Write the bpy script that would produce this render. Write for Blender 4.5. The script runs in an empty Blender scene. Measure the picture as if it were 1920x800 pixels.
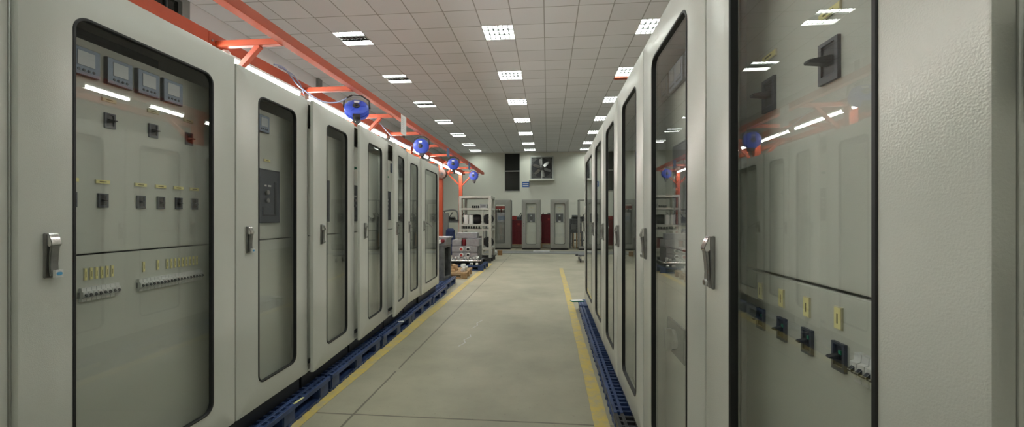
import bpy, bmesh, math, random
from mathutils import Vector, Matrix
random.seed(7)
PI = math.pi
S = bpy.context.scene
COL = S.collection

# ------------------------------------------------------------------ materials
def mat(name, col, rough=.5, metal=0., spec=.5, bump=0., bscale=300., var=0., vscale=8., emit=None, estr=0., coords='Object'):
    m = bpy.data.materials.new(name); m.use_nodes = True
    nt = m.node_tree; b = nt.nodes['Principled BSDF']
    b.inputs['Base Color'].default_value = (*col, 1)
    b.inputs['Roughness'].default_value = rough
    b.inputs['Metallic'].default_value = metal
    b.inputs['Specular IOR Level'].default_value = spec
    if emit:
        b.inputs['Emission Color'].default_value = (*emit, 1); b.inputs['Emission Strength'].default_value = estr
    tc = nt.nodes.new('ShaderNodeTexCoord')
    if bump:
        n = nt.nodes.new('ShaderNodeTexNoise'); n.inputs['Scale'].default_value = bscale; n.inputs['Detail'].default_value = 2
        nt.links.new(tc.outputs[coords], n.inputs['Vector'])
        bp = nt.nodes.new('ShaderNodeBump'); bp.inputs['Strength'].default_value = bump; bp.inputs['Distance'].default_value = .001
        nt.links.new(n.outputs['Fac'], bp.inputs['Height']); nt.links.new(bp.outputs['Normal'], b.inputs['Normal'])
    if var:
        n = nt.nodes.new('ShaderNodeTexNoise'); n.inputs['Scale'].default_value = vscale; n.inputs['Detail'].default_value = 5
        nt.links.new(tc.outputs[coords], n.inputs['Vector'])
        r = nt.nodes.new('ShaderNodeValToRGB')
        r.color_ramp.elements[0].position = .3; r.color_ramp.elements[1].position = .7
        r.color_ramp.elements[0].color = (*[c*(1-var) for c in col], 1); r.color_ramp.elements[1].color = (*[min(1, c*(1+var)) for c in col], 1)
        nt.links.new(n.outputs['Fac'], r.inputs['Fac']); nt.links.new(r.outputs['Color'], b.inputs['Base Color'])
    return m

M = {}
M['paint'] = mat('cabinet grey paint', (.60, .605, .56), .24, bump=.45, bscale=300, spec=.7)
M['panel'] = mat('mounting plate paint', (.58, .59, .53), .45, bump=.3, bscale=300)
M['rackpaint'] = mat('rack grey paint', (.42, .42, .38), .5, bump=.2, bscale=300, var=.05, vscale=5)
M['backpaint'] = mat('dull cabinet paint', (.29, .29, .265), .5, bump=.2, bscale=300, var=.05, vscale=5)
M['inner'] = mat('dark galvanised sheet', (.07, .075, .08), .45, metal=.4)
M['rubber'] = mat('black rubber', (.012, .012, .013), .55)
M['black'] = mat('black plastic', (.018, .018, .022), .4)
M['slate'] = mat('slate plastic', (.062, .068, .085), .4)
M['bluegrey'] = mat('blue grey plastic', (.22, .28, .38), .4)
M['screen'] = mat('pale screen', (.52, .55, .57), .25)
M['chrome'] = mat('chrome', (.70, .69, .68), .14, metal=1., bump=.1, bscale=60)
M['steel'] = mat('dull steel', (.30, .295, .29), .34, metal=.9, var=.2, vscale=20)
M['alu'] = mat('mill aluminium', (.36, .36, .38), .45, metal=.55, var=.12, vscale=14)
M['zinc'] = mat('dark zinc sheet', (.16, .165, .17), .5, metal=.5, var=.35, vscale=9)
M['yellow'] = mat('yellow label', (.86, .79, .36), .5)
M['cream'] = mat('cream label', (.66, .62, .42), .5)
M['ink'] = mat('label ink', (.22, .19, .08), .6)
M['white'] = mat('white plastic', (.66, .66, .64), .4)
M['offwhite'] = mat('off white plastic', (.45, .45, .43), .45)
M['blue'] = mat('blue pallet plastic', (.034, .062, .165), .45, var=.3, vscale=7)
M['palletblack'] = mat('black pallet plastic', (.035, .036, .04), .5, var=.3, vscale=9)
M['orange'] = mat('orange enamel', (.38, .054, .016), .5, bump=.15, bscale=90, var=.1, vscale=3)
M['reel'] = mat('blue reel plastic', (.035, .075, .50), .38)
M['cable'] = mat('blue grey cable', (.22, .25, .38), .5)
M['brown'] = mat('brown drum', (.12, .07, .055), .5, var=.3, vscale=20)
M['card'] = mat('cardboard', (.32, .18, .08), .7, var=.15)
M['wood'] = mat('pallet wood', (.46, .31, .17), .7, var=.25, vscale=12)
M['darkred'] = mat('dark red enamel', (.17, .008, .016), .45, var=.15)
M['red'] = mat('red plastic', (.38, .035, .03), .4)
M['paper'] = mat('paper', (.72, .72, .72), .7)
M['bluepaper'] = mat('blue card', (.10, .17, .36), .6)
M['stickerblue'] = mat('sticker blue', (.10, .36, .62), .4)
M['signblue'] = mat('sign blue', (.03, .12, .38), .4)
M['green'] = mat('green lamp lens', (.02, .22, .12), .3)
M['copper'] = mat('copper bar', (.55, .25, .12), .35, metal=.9)
M['junk'] = mat('dark machinery', (.06, .06, .058), .5, var=.5, vscale=16)
M['tarp'] = mat('navy cloth', (.02, .035, .11), .8, var=.3)
M['skin'] = mat('tan foam', (.50, .33, .18), .8, var=.2)
M['tube'] = mat('lit fluorescent tube', (.9, .9, .9), .4, emit=(1., .97, .90), estr=48.)
M['lamp'] = mat('lit lamp bay', (.8, .8, .8), .5, emit=(.93, 1., .93), estr=15.5)
M['lampoff'] = mat('dim lamp bay', (.30, .30, .29), .4)
M['louver'] = mat('grey lamp louver', (.035, .037, .036), .5)
M['wallpaint'] = mat('white wall paint', (.70, .70, .62), .7, bump=.1, bscale=40, var=.025, vscale=.7)
M['sidewall'] = mat('side wall paint', (.68, .67, .68), .7, var=.02, vscale=.7)
M['winframe'] = mat('window frame', (.42, .43, .41), .45, metal=.3)
M['nightglass'] = mat('dark window', (.012, .014, .012), .12)
M['column'] = mat('grey column', (.22, .225, .22), .6)
M['yline'] = None

def node_mat(name):
    m = bpy.data.materials.new(name); m.use_nodes = True
    nt = m.node_tree
    return m, nt, nt.nodes, nt.links, nt.nodes['Principled BSDF']

def math_n(nt, op, a, b=None, c=None):
    n = nt.nodes.new('ShaderNodeMath'); n.operation = op
    for i, v in enumerate((a, b, c)):
        if v is None: continue
        if isinstance(v, (int, float)): n.inputs[i].default_value = v
        else: nt.links.new(v, n.inputs[i])
    return n.outputs[0]

def make_glass():
    m = bpy.data.materials.new('clear door glass'); m.use_nodes = True
    nt = m.node_tree; nt.nodes.clear()
    out = nt.nodes.new('ShaderNodeOutputMaterial')
    tr = nt.nodes.new('ShaderNodeBsdfTransparent'); tr.inputs[0].default_value = (.975, .982, .978, 1)
    gl = nt.nodes.new('ShaderNodeBsdfGlossy'); gl.inputs['Roughness'].default_value = .0; gl.inputs['Color'].default_value = (.95, .97, .96, 1)
    g = nt.nodes.new('ShaderNodeNewGeometry')
    d = nt.nodes.new('ShaderNodeVectorMath'); d.operation = 'DOT_PRODUCT'
    nt.links.new(g.outputs['Incoming'], d.inputs[0]); nt.links.new(g.outputs['Normal'], d.inputs[1])
    c = math_n(nt, 'ABSOLUTE', d.outputs['Value'])
    f = math_n(nt, 'POWER', math_n(nt, 'SUBTRACT', 1., c), 5.)
    F = math_n(nt, 'MULTIPLY_ADD', f, .955, .045)
    mx = nt.nodes.new('ShaderNodeMixShader')
    nt.links.new(F, mx.inputs[0]); nt.links.new(tr.outputs[0], mx.inputs[1]); nt.links.new(gl.outputs[0], mx.inputs[2])
    nt.links.new(mx.outputs[0], out.inputs[0])
    return m
M['glass'] = make_glass()

TX0, TZ0, T = -3.665, 6.387, .6          # ceiling tile grid origin and pitch

def make_ceiling():
    m, nt, N, L, b = node_mat('ceiling tiles')
    g = N.new('ShaderNodeNewGeometry'); sx = N.new('ShaderNodeSeparateXYZ'); L.new(g.outputs['Position'], sx.inputs[0])
    def cell(o, off): return math_n(nt, 'DIVIDE', math_n(nt, 'SUBTRACT', o, off), T)
    u = cell(sx.outputs['X'], TX0 - 60*T); v = cell(sx.outputs['Y'], TZ0 - 60*T)
    def edge(a):
        f = math_n(nt, 'FRACT', a); return math_n(nt, 'MINIMUM', f, math_n(nt, 'SUBTRACT', 1., f))
    e = math_n(nt, 'MINIMUM', math_n(nt, 'MULTIPLY', edge(u), .85), edge(v))
    line = math_n(nt, 'LESS_THAN', e, .014)
    cx = N.new('ShaderNodeCombineXYZ'); L.new(math_n(nt, 'FLOOR', u), cx.inputs[0]); L.new(math_n(nt, 'FLOOR', v), cx.inputs[1])
    w = N.new('ShaderNodeTexWhiteNoise'); w.noise_dimensions = '2D'; L.new(cx.outputs[0], w.inputs['Vector'])
    k = math_n(nt, 'MULTIPLY_ADD', w.outputs['Value'], .07, .95)
    mx = N.new('ShaderNodeMix'); mx.data_type = 'RGBA'; L.new(line, mx.inputs['Factor'])
    mx.inputs['A'].default_value = (.80, .80, .84, 1); mx.inputs['B'].default_value = (.40, .395, .40, 1)
    ml = N.new('ShaderNodeVectorMath'); ml.operation = 'SCALE'; L.new(mx.outputs['Result'], ml.inputs[0]); L.new(k, ml.inputs['Scale'])
    L.new(ml.outputs[0], b.inputs['Base Color']); b.inputs['Roughness'].default_value = .75
    return m
M['ceiling'] = make_ceiling()

def make_floor():
    m, nt, N, L, b = node_mat('concrete floor')
    g = N.new('ShaderNodeNewGeometry'); sx = N.new('ShaderNodeSeparateXYZ'); L.new(g.outputs['Position'], sx.inputs[0])
    def noise(sc, det, rg=.6):
        n = N.new('ShaderNodeTexNoise'); n.inputs['Scale'].default_value = sc; n.inputs['Detail'].default_value = det; n.inputs['Roughness'].default_value = rg
        L.new(g.outputs['Position'], n.inputs['Vector']); return n.outputs['Fac']
    r = N.new('ShaderNodeValToRGB'); L.new(noise(1.1, 8), r.inputs['Fac'])
    r.color_ramp.elements[0].position = .3; r.color_ramp.elements[1].position = .72
    r.color_ramp.elements[0].color = (.285, .27, .20, 1); r.color_ramp.elements[1].color = (.42, .39, .295, 1)
    sp = math_n(nt, 'GREATER_THAN', noise(34, 3, .5), .70)
    mx0 = N.new('ShaderNodeMix'); mx0.data_type = 'RGBA'; L.new(math_n(nt, 'MULTIPLY', sp, .45), mx0.inputs['Factor'])
    L.new(r.outputs['Color'], mx0.inputs['A']); mx0.inputs['B'].default_value = (.17, .15, .12, 1)
    wob = math_n(nt, 'MULTIPLY_ADD', noise(7, 4), .016, -.008)
    jx = math_n(nt, 'LESS_THAN', math_n(nt, 'ABSOLUTE', math_n(nt, 'SUBTRACT', math_n(nt, 'ADD', sx.outputs['X'], wob), -1.425)), .009)
    jx = math_n(nt, 'MULTIPLY', jx, math_n(nt, 'GREATER_THAN', noise(2.5, 3), .33))
    jy = math_n(nt, 'LESS_THAN', math_n(nt, 'ABSOLUTE', math_n(nt, 'SUBTRACT', math_n(nt, 'ADD', sx.outputs['Y'], wob), 2.83)), .008)
    jj = math_n(nt, 'MAXIMUM', jx, jy)
    mx = N.new('ShaderNodeMix'); mx.data_type = 'RGBA'; L.new(math_n(nt, 'MULTIPLY', jj, .75), mx.inputs['Factor'])
    L.new(mx0.outputs['Result'], mx.inputs['A']); mx.inputs['B'].default_value = (.10, .09, .07, 1)
    L.new(mx.outputs['Result'], b.inputs['Base Color'])
    b.inputs['Roughness'].default_value = .52; b.inputs['Specular IOR Level'].default_value = .4
    bp = N.new('ShaderNodeBump'); bp.inputs['Strength'].default_value = .25; bp.inputs['Distance'].default_value = .004
    L.new(noise(30, 6), bp.inputs['Height']); L.new(bp.outputs['Normal'], b.inputs['Normal'])
    return m
M['floor'] = make_floor()

def make_yline():
    m, nt, N, L, b = node_mat('worn yellow floor paint')
    g = N.new('ShaderNodeNewGeometry')
    n = N.new('ShaderNodeTexNoise'); n.inputs['Scale'].default_value = 9; n.inputs['Detail'].default_value = 8; n.inputs['Roughness'].default_value = .7
    L.new(g.outputs['Position'], n.inputs['Vector'])
    r = N.new('ShaderNodeValToRGB'); L.new(n.outputs['Fac'], r.inputs['Fac'])
    r.color_ramp.elements[0].position = .40; r.color_ramp.elements[1].position = .58
    r.color_ramp.elements[0].color = (.47, .40, .22, 1); r.color_ramp.elements[1].color = (.62, .47, .12, 1)
    L.new(r.outputs['Color'], b.inputs['Base Color']); b.inputs['Roughness'].default_value = .55
    return m
M['yline'] = make_yline()

# ------------------------------------------------------------------ mesh builder
class MB:
    def __init__(s): s.v = []; s.f = []; s.m = []; s.mats = []
    def mi(s, m):
        if m not in s.mats: s.mats.append(m)
        return s.mats.index(m)
    def add(s, vs, fs, m):
        o = len(s.v); k = s.mi(m); s.v += [tuple(p) for p in vs]
        for f in fs: s.f.append([o+i for i in f]); s.m.append(k)
    def box(s, x0, x1, y0, y1, z0, z1, m, tf=None):
        vs = [Vector((x, y, z)) for z in (z0, z1) for y in (y0, y1) for x in (x0, x1)]
        if tf: vs = [tf @ p for p in vs]
        s.add(vs, [(0, 2, 3, 1), (4, 5, 7, 6), (0, 1, 5, 4), (2, 6, 7, 3), (0, 4, 6, 2), (1, 3, 7, 5)], m); return s
    def tube(s, p0, p1, r, m, seg=12, r1=None, caps=True):
        p0, p1 = Vector(p0), Vector(p1); d = (p1-p0).normalized()
        a = d.orthogonal().normalized(); b = d.cross(a); r1 = r if r1 is None else r1
        vs = [p0+(a*math.cos(t)+b*math.sin(t))*r for t in [2*PI*i/seg for i in range(seg)]]
        vs += [p1+(a*math.cos(t)+b*math.sin(t))*r1 for t in [2*PI*i/seg for i in range(seg)]]
        fs = [(i, (i+1) % seg, seg+(i+1) % seg, seg+i) for i in range(seg)]
        if caps: fs += [tuple(range(seg))[::-1], tuple(range(seg, 2*seg))]
        s.add(vs, fs, m); return s
    def bar(s, p0, p1, w, h, m, up=(0, 0, 1)):
        p0, p1 = Vector(p0), Vector(p1); d = (p1-p0).normalized(); u = Vector(up)
        a = d.cross(u).normalized(); b = a.cross(d)
        vs = [p+a*sx*w/2+b*sy*h/2 for p in (p0, p1) for sx, sy in ((-1, -1), (1, -1), (1, 1), (-1, 1))]
        s.add(vs, [(3, 2, 1, 0), (4, 5, 6, 7), (0, 1, 5, 4), (1, 2, 6, 5), (2, 3, 7, 6), (3, 0, 4, 7)], m); return s
    def path(s, pts, r, m, seg=6):
        for a, b in zip(pts[:-1], pts[1:]): s.tube(a, b, r, m, seg)
        return s
    def prism(s, prof, x0, x1, m, axis='x'):
        n = len(prof)
        def P(x, a, b): return (x, a, b) if axis == 'x' else ((a, x, b) if axis == 'y' else (a, b, x))
        vs = [P(x0, a, b) for a, b in prof]+[P(x1, a, b) for a, b in prof]
        s.add(vs, [(i, (i+1) % n, n+(i+1) % n, n+i) for i in range(n)]+[tuple(range(n))[::-1], tuple(range(n, 2*n))], m); return s
    def lathe(s, prof, c, axis, m, seg=24):   # prof: (radius, along) list, closed surface of revolution
        c = Vector(c); d = Vector(axis).normalized(); a = d.orthogonal().normalized(); b = d.cross(a); n = len(prof)
        vs = [c+d*h+(a*math.cos(2*PI*i/seg)+b*math.sin(2*PI*i/seg))*r for r, h in prof for i in range(seg)]
        fs = [(j*seg+i, j*seg+(i+1) % seg, (j+1)*seg+(i+1) % seg, (j+1)*seg+i) for j in range(n-1) for i in range(seg)]
        fs += [tuple(range(seg))[::-1], tuple((n-1)*seg+i for i in range(seg))]
        s.add(vs, fs, m); return s
    def mesh(s, name, bevel=0., seg=1, smooth=True):
        me = bpy.data.meshes.new(name); bm = bmesh.new()
        vs = [bm.verts.new(p) for p in s.v]
        for f, k in zip(s.f, s.m):
            try: fc = bm.faces.new([vs[i] for i in f]); fc.material_index = k
            except ValueError: pass
        bmesh.ops.recalc_face_normals(bm, faces=bm.faces)
        if bevel:
            ed = [e for e in bm.edges if len(e.link_faces) == 2 and e.calc_face_angle(0) > .6]
            bmesh.ops.bevel(bm, geom=ed, offset=bevel, segments=seg, affect='EDGES', clamp_overlap=True)
        bm.to_mesh(me); bm.free()
        for m in s.mats: me.materials.append(M[m])
        if smooth:
            me.polygons.foreach_set('use_smooth', [True]*len(me.polygons)); me.set_sharp_from_angle(angle=math.radians(38))
        return me

def link(name, me, parent=None, loc=(0, 0, 0), rz=0., label=None):
    o = bpy.data.objects.new(name, me); COL.objects.link(o)
    o.location = loc; o.rotation_euler = (0, 0, rz)
    if parent: o.parent = parent
    if label: o['label'] = label
    return o
def part(name, mb, parent, loc=(0, 0, 0), rz=0., bevel=0., seg=1, label=None):
    me = mb if isinstance(mb, bpy.types.Mesh) else mb.mesh(name, bevel, seg)
    return link(name, me, parent, loc, rz, label)
def tag(o, label, cat, group=None):
    o['label'] = label; o['category'] = cat
    if group: o['group'] = group
    return o
def thing(name, label, cat, loc=(0, 0, 0), rz=0., group=None):
    o = link(name, None, None, loc, rz); o.empty_display_size = .1
    return tag(o, label, cat, group)
def single(name, mb, label, cat, loc=(0, 0, 0), rz=0., group=None, bevel=0., seg=1):
    me = mb if isinstance(mb, bpy.types.Mesh) else mb.mesh(name, bevel, seg)
    return tag(link(name, me, None, loc, rz), label, cat, group)
def struct(name, mb, parent=None, bevel=0.):
    o = link(name, mb.mesh(name, bevel) if isinstance(mb, MB) else mb, parent)
    if not parent: o['kind'] = 'structure'
    return o
CACHE = {}
def cached(key, fn):
    if key not in CACHE: CACHE[key] = fn()
    return CACHE[key]
ORD = ['first', 'second', 'third', 'fourth', 'fifth', 'sixth', 'seventh', 'eighth', 'ninth', 'tenth', 'eleventh', 'twelfth', 'thirteenth']

# ------------------------------------------------------------------ the hall
XL, XR, YF, YB, H = TX0-4*T, TX0+19*T, TZ0-17*T, 22.6, 5.11
struct('floor', MB().box(XL, XR, YF, YB, -.1, 0, 'floor'))
ROWS = [TZ0+T*(2.5+4*k) for k in range(-4, 7)]; ROWS[-1] -= T
LCOLS = [('left', TX0-.5*T), ('middle', TX0+4.5*T), ('right', TX0+9.5*T)]
holes = {(round((x-TX0)/T-.5), round((y-TZ0)/T-.5)) for _, x in LCOLS for y in ROWS}
cm = MB()
for c in range(-4, 19):
    for r in range(-17, 28):
        if (c, r) in holes: continue
        x, y = TX0+c*T, TZ0+r*T; y1 = min(y+T, YB)
        if y1 <= y+.001: continue
        cm.add([(x, y, H), (x, y1, H), (x+T, y1, H), (x+T, y, H)], [(0, 1, 2, 3)], 'ceiling')
cm.box(XL-.2, XR+.2, YF-.2, YB+.2, H+.25, H+.35, 'column')
struct('ceiling', cm)
struct('wall_left', MB().box(XL-.2, XL, YF-.2, YB+.2, -.1, H+.25, 'sidewall'))
struct('wall_right', MB().box(XR, XR+.2, YF-.2, YB+.2, -.1, H+.25, 'sidewall'))
struct('wall_front', MB().box(XL, XR, YF-.2, YF, -.1, H+.25, 'wallpaint'))
struct('wall_back', MB().box(XL, XR, YB, YB+.2, -.1, H+.25, 'wallpaint'))
for k, y in enumerate((3.9, 10.1, 16.3)):
    struct('trim_%d' % (k+1), MB().box(XL, XL+.07, y-.09, y+.09, 0, H, 'column'), bevel=.006)
# dark window high in the back wall
w1 = link('window_1', None); w1['kind'] = 'structure'
def sub_struct(name, mb, p, bevel=0.): return part(name, mb, p, bevel=bevel)
wx0, wx1, wz0, wz1, wzm = -2.44, -1.56, 2.92, 5.08, 4.06
f = MB()
f.box(wx0, wx0+.03, YB-.03, YB, wz0, wz1, 'winframe').box(wx1-.03, wx1, YB-.03, YB, wz0, wz1, 'winframe').box(wx0+.03, wx1-.03, YB-.03, YB, wz0, wz0+.03, 'winframe').box(wx0+.03, wx1-.03, YB-.03, YB, wz1-.03, wz1, 'winframe')
sub_struct('window_frame', f, w1)
sub_struct('transom', MB().box(wx0+.03, wx1-.03, YB-.04, YB-.005, wzm-.025, wzm+.025, 'winframe'), w1)
sub_struct('pane', MB().box(wx0+.03, wx1-.03, YB-.012, YB-.002, wz0+.03, wzm-.025, 'nightglass'), w1)
sub_struct('pane', MB().box(wx0+.03, wx1-.03, YB-.012, YB-.002, wzm+.025, wz1-.03, 'nightglass'), w1)
# dark louvred window high in the left wall
w2 = link('window_2', None); w2['kind'] = 'structure'
f = MB()
for a, b_ in ((2.9, 3.0), (6.06, 6.2)): f.box(XL, XL+.09, a, b_, 2.6, 5.06, 'column')
f.box(XL, XL+.09, 3.0, 6.06, 2.6, 2.68, 'column').box(XL, XL+.09, 3.0, 6.06, 4.98, 5.06, 'column')
sub_struct('window_frame', f, w2)
sub_struct('pane', MB().box(XL, XL+.015, 3.0, 6.06, 2.68, 4.98, 'nightglass'), w2)
f = MB()
for i in range(10): f.box(XL+.02, XL+.05, 3.12+i*.3, 3.15+i*.3, 2.68, 4.98, 'inner')
sub_struct('mullion', f, w2)

# floor paint, trench cover, scuffs
def strip(name, pts_l, pts_r, m, z=.003):
    mb = MB(); n = len(pts_l)
    vs = [(x, y, z) for x, y in pts_l]+[(x, y, z) for x, y in pts_r]
    vs += [(x, y, 0) for x, y in pts_l]+[(x, y, 0) for x, y in pts_r]
    fs = []
    for i in range(n-1):
        fs += [(i, i+1, n+i+1, n+i), (i, 2*n+i, 2*n+i+1, i+1), (n+i, n+i+1, 3*n+i+1, 3*n+i)]
    mb.add(vs, fs, m); return struct(name, mb)
def edgepts(x, y0, y1, n, j): return [(x+random.uniform(-j, j), y0+(y1-y0)*i/n) for i in range(n+1)]
strip('trim_4', edgepts(-1.845, -3, 12.4, 60, .006), edgepts(-1.712, -3, 12.4, 60, .006), 'yline')
strip('trim_5', edgepts(.325, -3, 11.4, 60, .004), edgepts(.43, -3, 11.4, 60, .004), 'yline')
struct('trim_6', MB().box(-2.6, 6, 15.9, 17.0, 0, .02, 'column'))
sc = MB()
for pts in ([(-.985, 5.15), (-.94, 5.3), (-.965, 5.42), (-.91, 5.58)], [(-1.0, 4.42), (-.95, 4.55), (-.985, 4.66), (-.93, 4.78), (-.955, 4.88)]):
    for (a, b_), (c, d) in zip(pts[:-1], pts[1:]):
        sc.add([(a-.008, b_, .002), (a+.008, b_, .002), (c+.007, d, .002), (c-.009, d, .002)], [(0, 1, 2, 3)], 'offwhite')
struct('trim_7', sc)

# ------------------------------------------------------------------ ceiling lights
def light_meshes(two):
    hs = MB(); a = .297
    hs.box(-a, a, -a, a, .10, .11, 'white')
    for s_ in (-1, 1):
        hs.box(s_*a-.004, s_*a+.004, -a, a, -.004, .10, 'white'); hs.box(-a, a, s_*a-.004, s_*a+.004, -.004, .10, 'white')
    bays = []
    for i in range(3):
        y = (i-1)*.19
        bays.append(MB().box(-.283, .283, y-.082, y+.082, .030, .036, 'lampoff' if (two and i == 1) else 'lamp').mesh('lamp_bay'))
    lv = MB()
    for y in (-.095, .095): lv.box(-.29, .29, y-.012, y+.012, .0, .03, 'louver')
    if two:
        for i in range(8):
            x = -.25+i*.0714
            lv.bar((x-.018, -.07, .008), (x+.018, .07, .008), .006, .012, 'louver')
        for i in range(1, 6): lv.box(-.29+i*.0967-.002, -.29+i*.0967+.002, -.29, .29, .012, .028, 'louver')
    else:
        for i in range(1, 6): lv.box(-.29+i*.0967-.009, -.29+i*.0967+.009, -.29, .29, .002, .028, 'louver')
    return hs.mesh('housing'), bays, lv.mesh('louver')
LM = {True: light_meshes(True), False: light_meshes(False)}
for cn, x in LCOLS:
    for k, y in enumerate(ROWS):
        two = cn == 'left'
        kk = k-4
        if kk >= 0:
            lab = 'square ceiling light with %s, %s from the camera in the %s row' % ('two lit strips' if two else 'a lit grid', ORD[kk], cn)
        else:  # rows carried on out of view, added to light the hall
            lab = 'unseen square ceiling light above or behind the camera, %s back in the %s row' % (ORD[-kk-1], cn)
        t = thing('ceiling_light', lab, 'ceiling light', (x, y, H), 0, 'ceiling lights in three rows')
        hs, bays, lv = LM[two]
        part('housing', hs, t)
        for b_ in bays: part('lamp_bay', b_, t)
        part('louver', lv, t)

# ------------------------------------------------------------------ cabinets
def rrect(x0, x1, z0, z1, r, n):
    pts = []
    for cx, cz, a0 in ((x1-r, z1-r, 0), (x0+r, z1-r, 90), (x0+r, z0+r, 180), (x1-r, z0+r, 270)):
        for i in range(n+1):
            a = math.radians(a0+90*i/n); pts.append((cx+r*math.cos(a), cz+r*math.sin(a)))
    return pts
def ring_mesh(name, loops, m):          # loops: list of (points2d, y); closed ring through all of them
    mb = MB(); n = len(loops[0][0]); L = len(loops)
    vs = [(x, y, z) for pts, y in loops for x, z in pts]
    fs = [(j*n+i, j*n+(i+1) % n, ((j+1) % L)*n+(i+1) % n, ((j+1) % L)*n+i) for j in range(L) for i in range(n)]
    mb.add(vs, fs, m); return mb.mesh(name)
def slab(pts, y0, y1, m, mb=None):
    mb = mb or MB(); n = len(pts)
    vs = [(x, y0, z) for x, z in pts]+[(x, y1, z) for x, z in pts]
    mb.add(vs, [(i, (i+1) % n, n+(i+1) % n, n+i) for i in range(n)]+[tuple(range(n))[::-1], tuple(range(n, 2*n))], m); return mb

def door_parts(cab, w, z0, z1, win, r, paint, angle, handle, hz, hx, sticker):
    gap = .005
    X = lambda x: x-w
    n = 7
    ox0, ox1, oz0, oz1 = X(gap), X(w-gap), z0, z1
    wx0, wx1, wz0, wz1 = X(win[0]), X(win[1]), win[2], win[3]
    O = lambda d: rrect(ox0+d, ox1-d, oz0+d, oz1-d, .006, n)
    I = lambda d: rrect(wx0-d, wx1+d, wz0-d, wz1+d, r+d, n)
    dm = ring_mesh('door', [(I(0), .024), (I(0), .003), (I(.003), 0), (O(.005), 0), (O(.0012), .0018), (O(0), .005), (O(0), .024)], paint)
    d = part('door', dm, cab, (w, 0, 0), math.radians(angle))
    gm = ring_mesh('gasket', [(I(-.008), .018), (I(-.008), -.0012), (I(-.006), -.003), (I(.001), -.003), (I(.0028), -.001), (I(.0028), .018)], 'rubber')
    part('gasket', gm, d)
    part('glass', slab(I(-.004), .008, .012, 'glass').mesh('glass', smooth=False), d)
    # swing handle
    x = X(hx)
    if handle:
        h = MB()
        h.prism([(0, hz-.080), (-.010, hz-.078), (-.012, hz-.02), (-.014, hz+.05), (-.014, hz+.076), (0, hz+.080)], x-.019, x+.019, 'steel')
        h.prism([(-.012, hz+.080), (-.016, hz+.079), (-.030, hz+.044), (-.028, hz+.034), (-.022, hz+.030), (-.012, hz+.036)], x-.016, x+.016, 'chrome')
        if handle == 'closed':
            h.prism([(-.018, hz+.034), (-.027, hz+.036), (-.022, hz+.0), (-.020, hz-.03), (-.022, hz-.07), (-.017, hz-.073), (-.013, hz-.03), (-.014, hz+.01)], x-.013, x+.013, 'steel')
            h.tube((x+.004, -.028, hz-.060), (x+.004, -.018, hz-.060), .010, 'chrome', 14)
        else:
            h.bar((x+.004, -.035, hz+.06), (x+.10, -.11, hz-.02), .022, .014, 'chrome')
            h.tube((x, -.016, hz-.055), (x, -.008, hz-.055), .011, 'black', 14)
        part('handle', h, d, bevel=.0022, seg=2)
        if sticker:
            s_ = MB().box(x-.006, x+.018, -.0315, -.0215, hz-.078, hz-.052, 'white')
            slab(rrect(x-.003, x+.015, hz-.071, hz-.059, .0059, 5), -.0322, -.0316, 'stickerblue', s_)
            part('sticker', s_, d, label='small blue and white sticker on the handle')
    else:
        k = MB()
        for dz in (-.06, .04): k.tube((x, -.006, hz+dz), (x, 0, hz+dz), .018, 'black', 14)
        part('lock', k, d)
    return d

def body_parts(cab, w, z0, z1, depth, plinth, paint, ptop, seam):
    b = MB(); t = .018; y0 = .027; g = .002
    b.box(g, g+t, y0, depth, z0, z1, paint).box(w-g-t, w-g, y0, depth, z0, z1, paint)
    b.box(g+t, w-g-t, y0, depth, z1-t, z1, paint).box(g+t, w-g-t, y0, depth, z0, z0+t, paint)
    b.box(g+t, w-g-t, depth-t, depth, z0+t, z1-t, paint)
    for xa, xb in ((g+t, g+t+.028), (w-g-t-.028, w-g-t)): b.box(xa, xb, y0, y0+.02, z0+t, z1-t, paint)
    part('body', b, cab, bevel=.002)
    part('plinth', MB().box(.015, w-.015, .06, depth-.01, 0, plinth, 'black'), cab)
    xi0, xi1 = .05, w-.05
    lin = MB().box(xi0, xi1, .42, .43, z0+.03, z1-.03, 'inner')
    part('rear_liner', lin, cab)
    if seam:
        part('upper_mounting_plate', MB().box(xi0, xi1, .10, .115, seam+.0035, ptop, 'panel'), cab, bevel=.003, seg=2)
        part('lower_mounting_plate', MB().box(xi0, xi1, .10, .115, z0+.05, seam-.0035, 'panel'), cab, bevel=.003, seg=2)
        vs = MB()
        for i in range(3): vs.box(xi0+.01, xi1-.01, .094, .10, z0+.02+i*.01, z0+.024+i*.01, 'inner')
        part('vent_strip', vs, cab)

# pieces that sit on the mounting plates (plate face y = .10)
PY = .10
def meter_mesh(w=.108, h=.112):
    b = MB(); b.box(-w/2, w/2, -.016, 0, -h/2, h/2, 'slate')
    b.box(-w/2+.002, w/2-.002, -.019, -.016, -h/2+.002, h/2-.002, 'bluegrey')
    b.box(-w*.30, w*.30, -.0205, -.019, -h*.16, h*.36, 'screen')
    for i in range(4): b.tube((-w*.25+i*w*.167, -.0215, -h*.31), (-w*.25+i*w*.167, -.019, -h*.31), .0055, 'slate', 10)
    return b.mesh('meter', .0012)
def plate_mesh(w, h, m='yellow', vert=False):
    b = MB(); b.box(-w/2, w/2, -.004, 0, -h/2, h/2, 'cream'); b.box(-w/2+.0015, w/2-.0015, -.005, -.004, -h/2+.002, h/2-.002, m)
    if vert: b.box(-w*.09, w*.09, -.0054, -.005, -h*.24, h*.2, 'ink')
    else: b.box(-w*.26, w*.22, -.0054, -.005, -h*.12, h*.14, 'ink')
    return b.mesh('label_plate')
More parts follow.
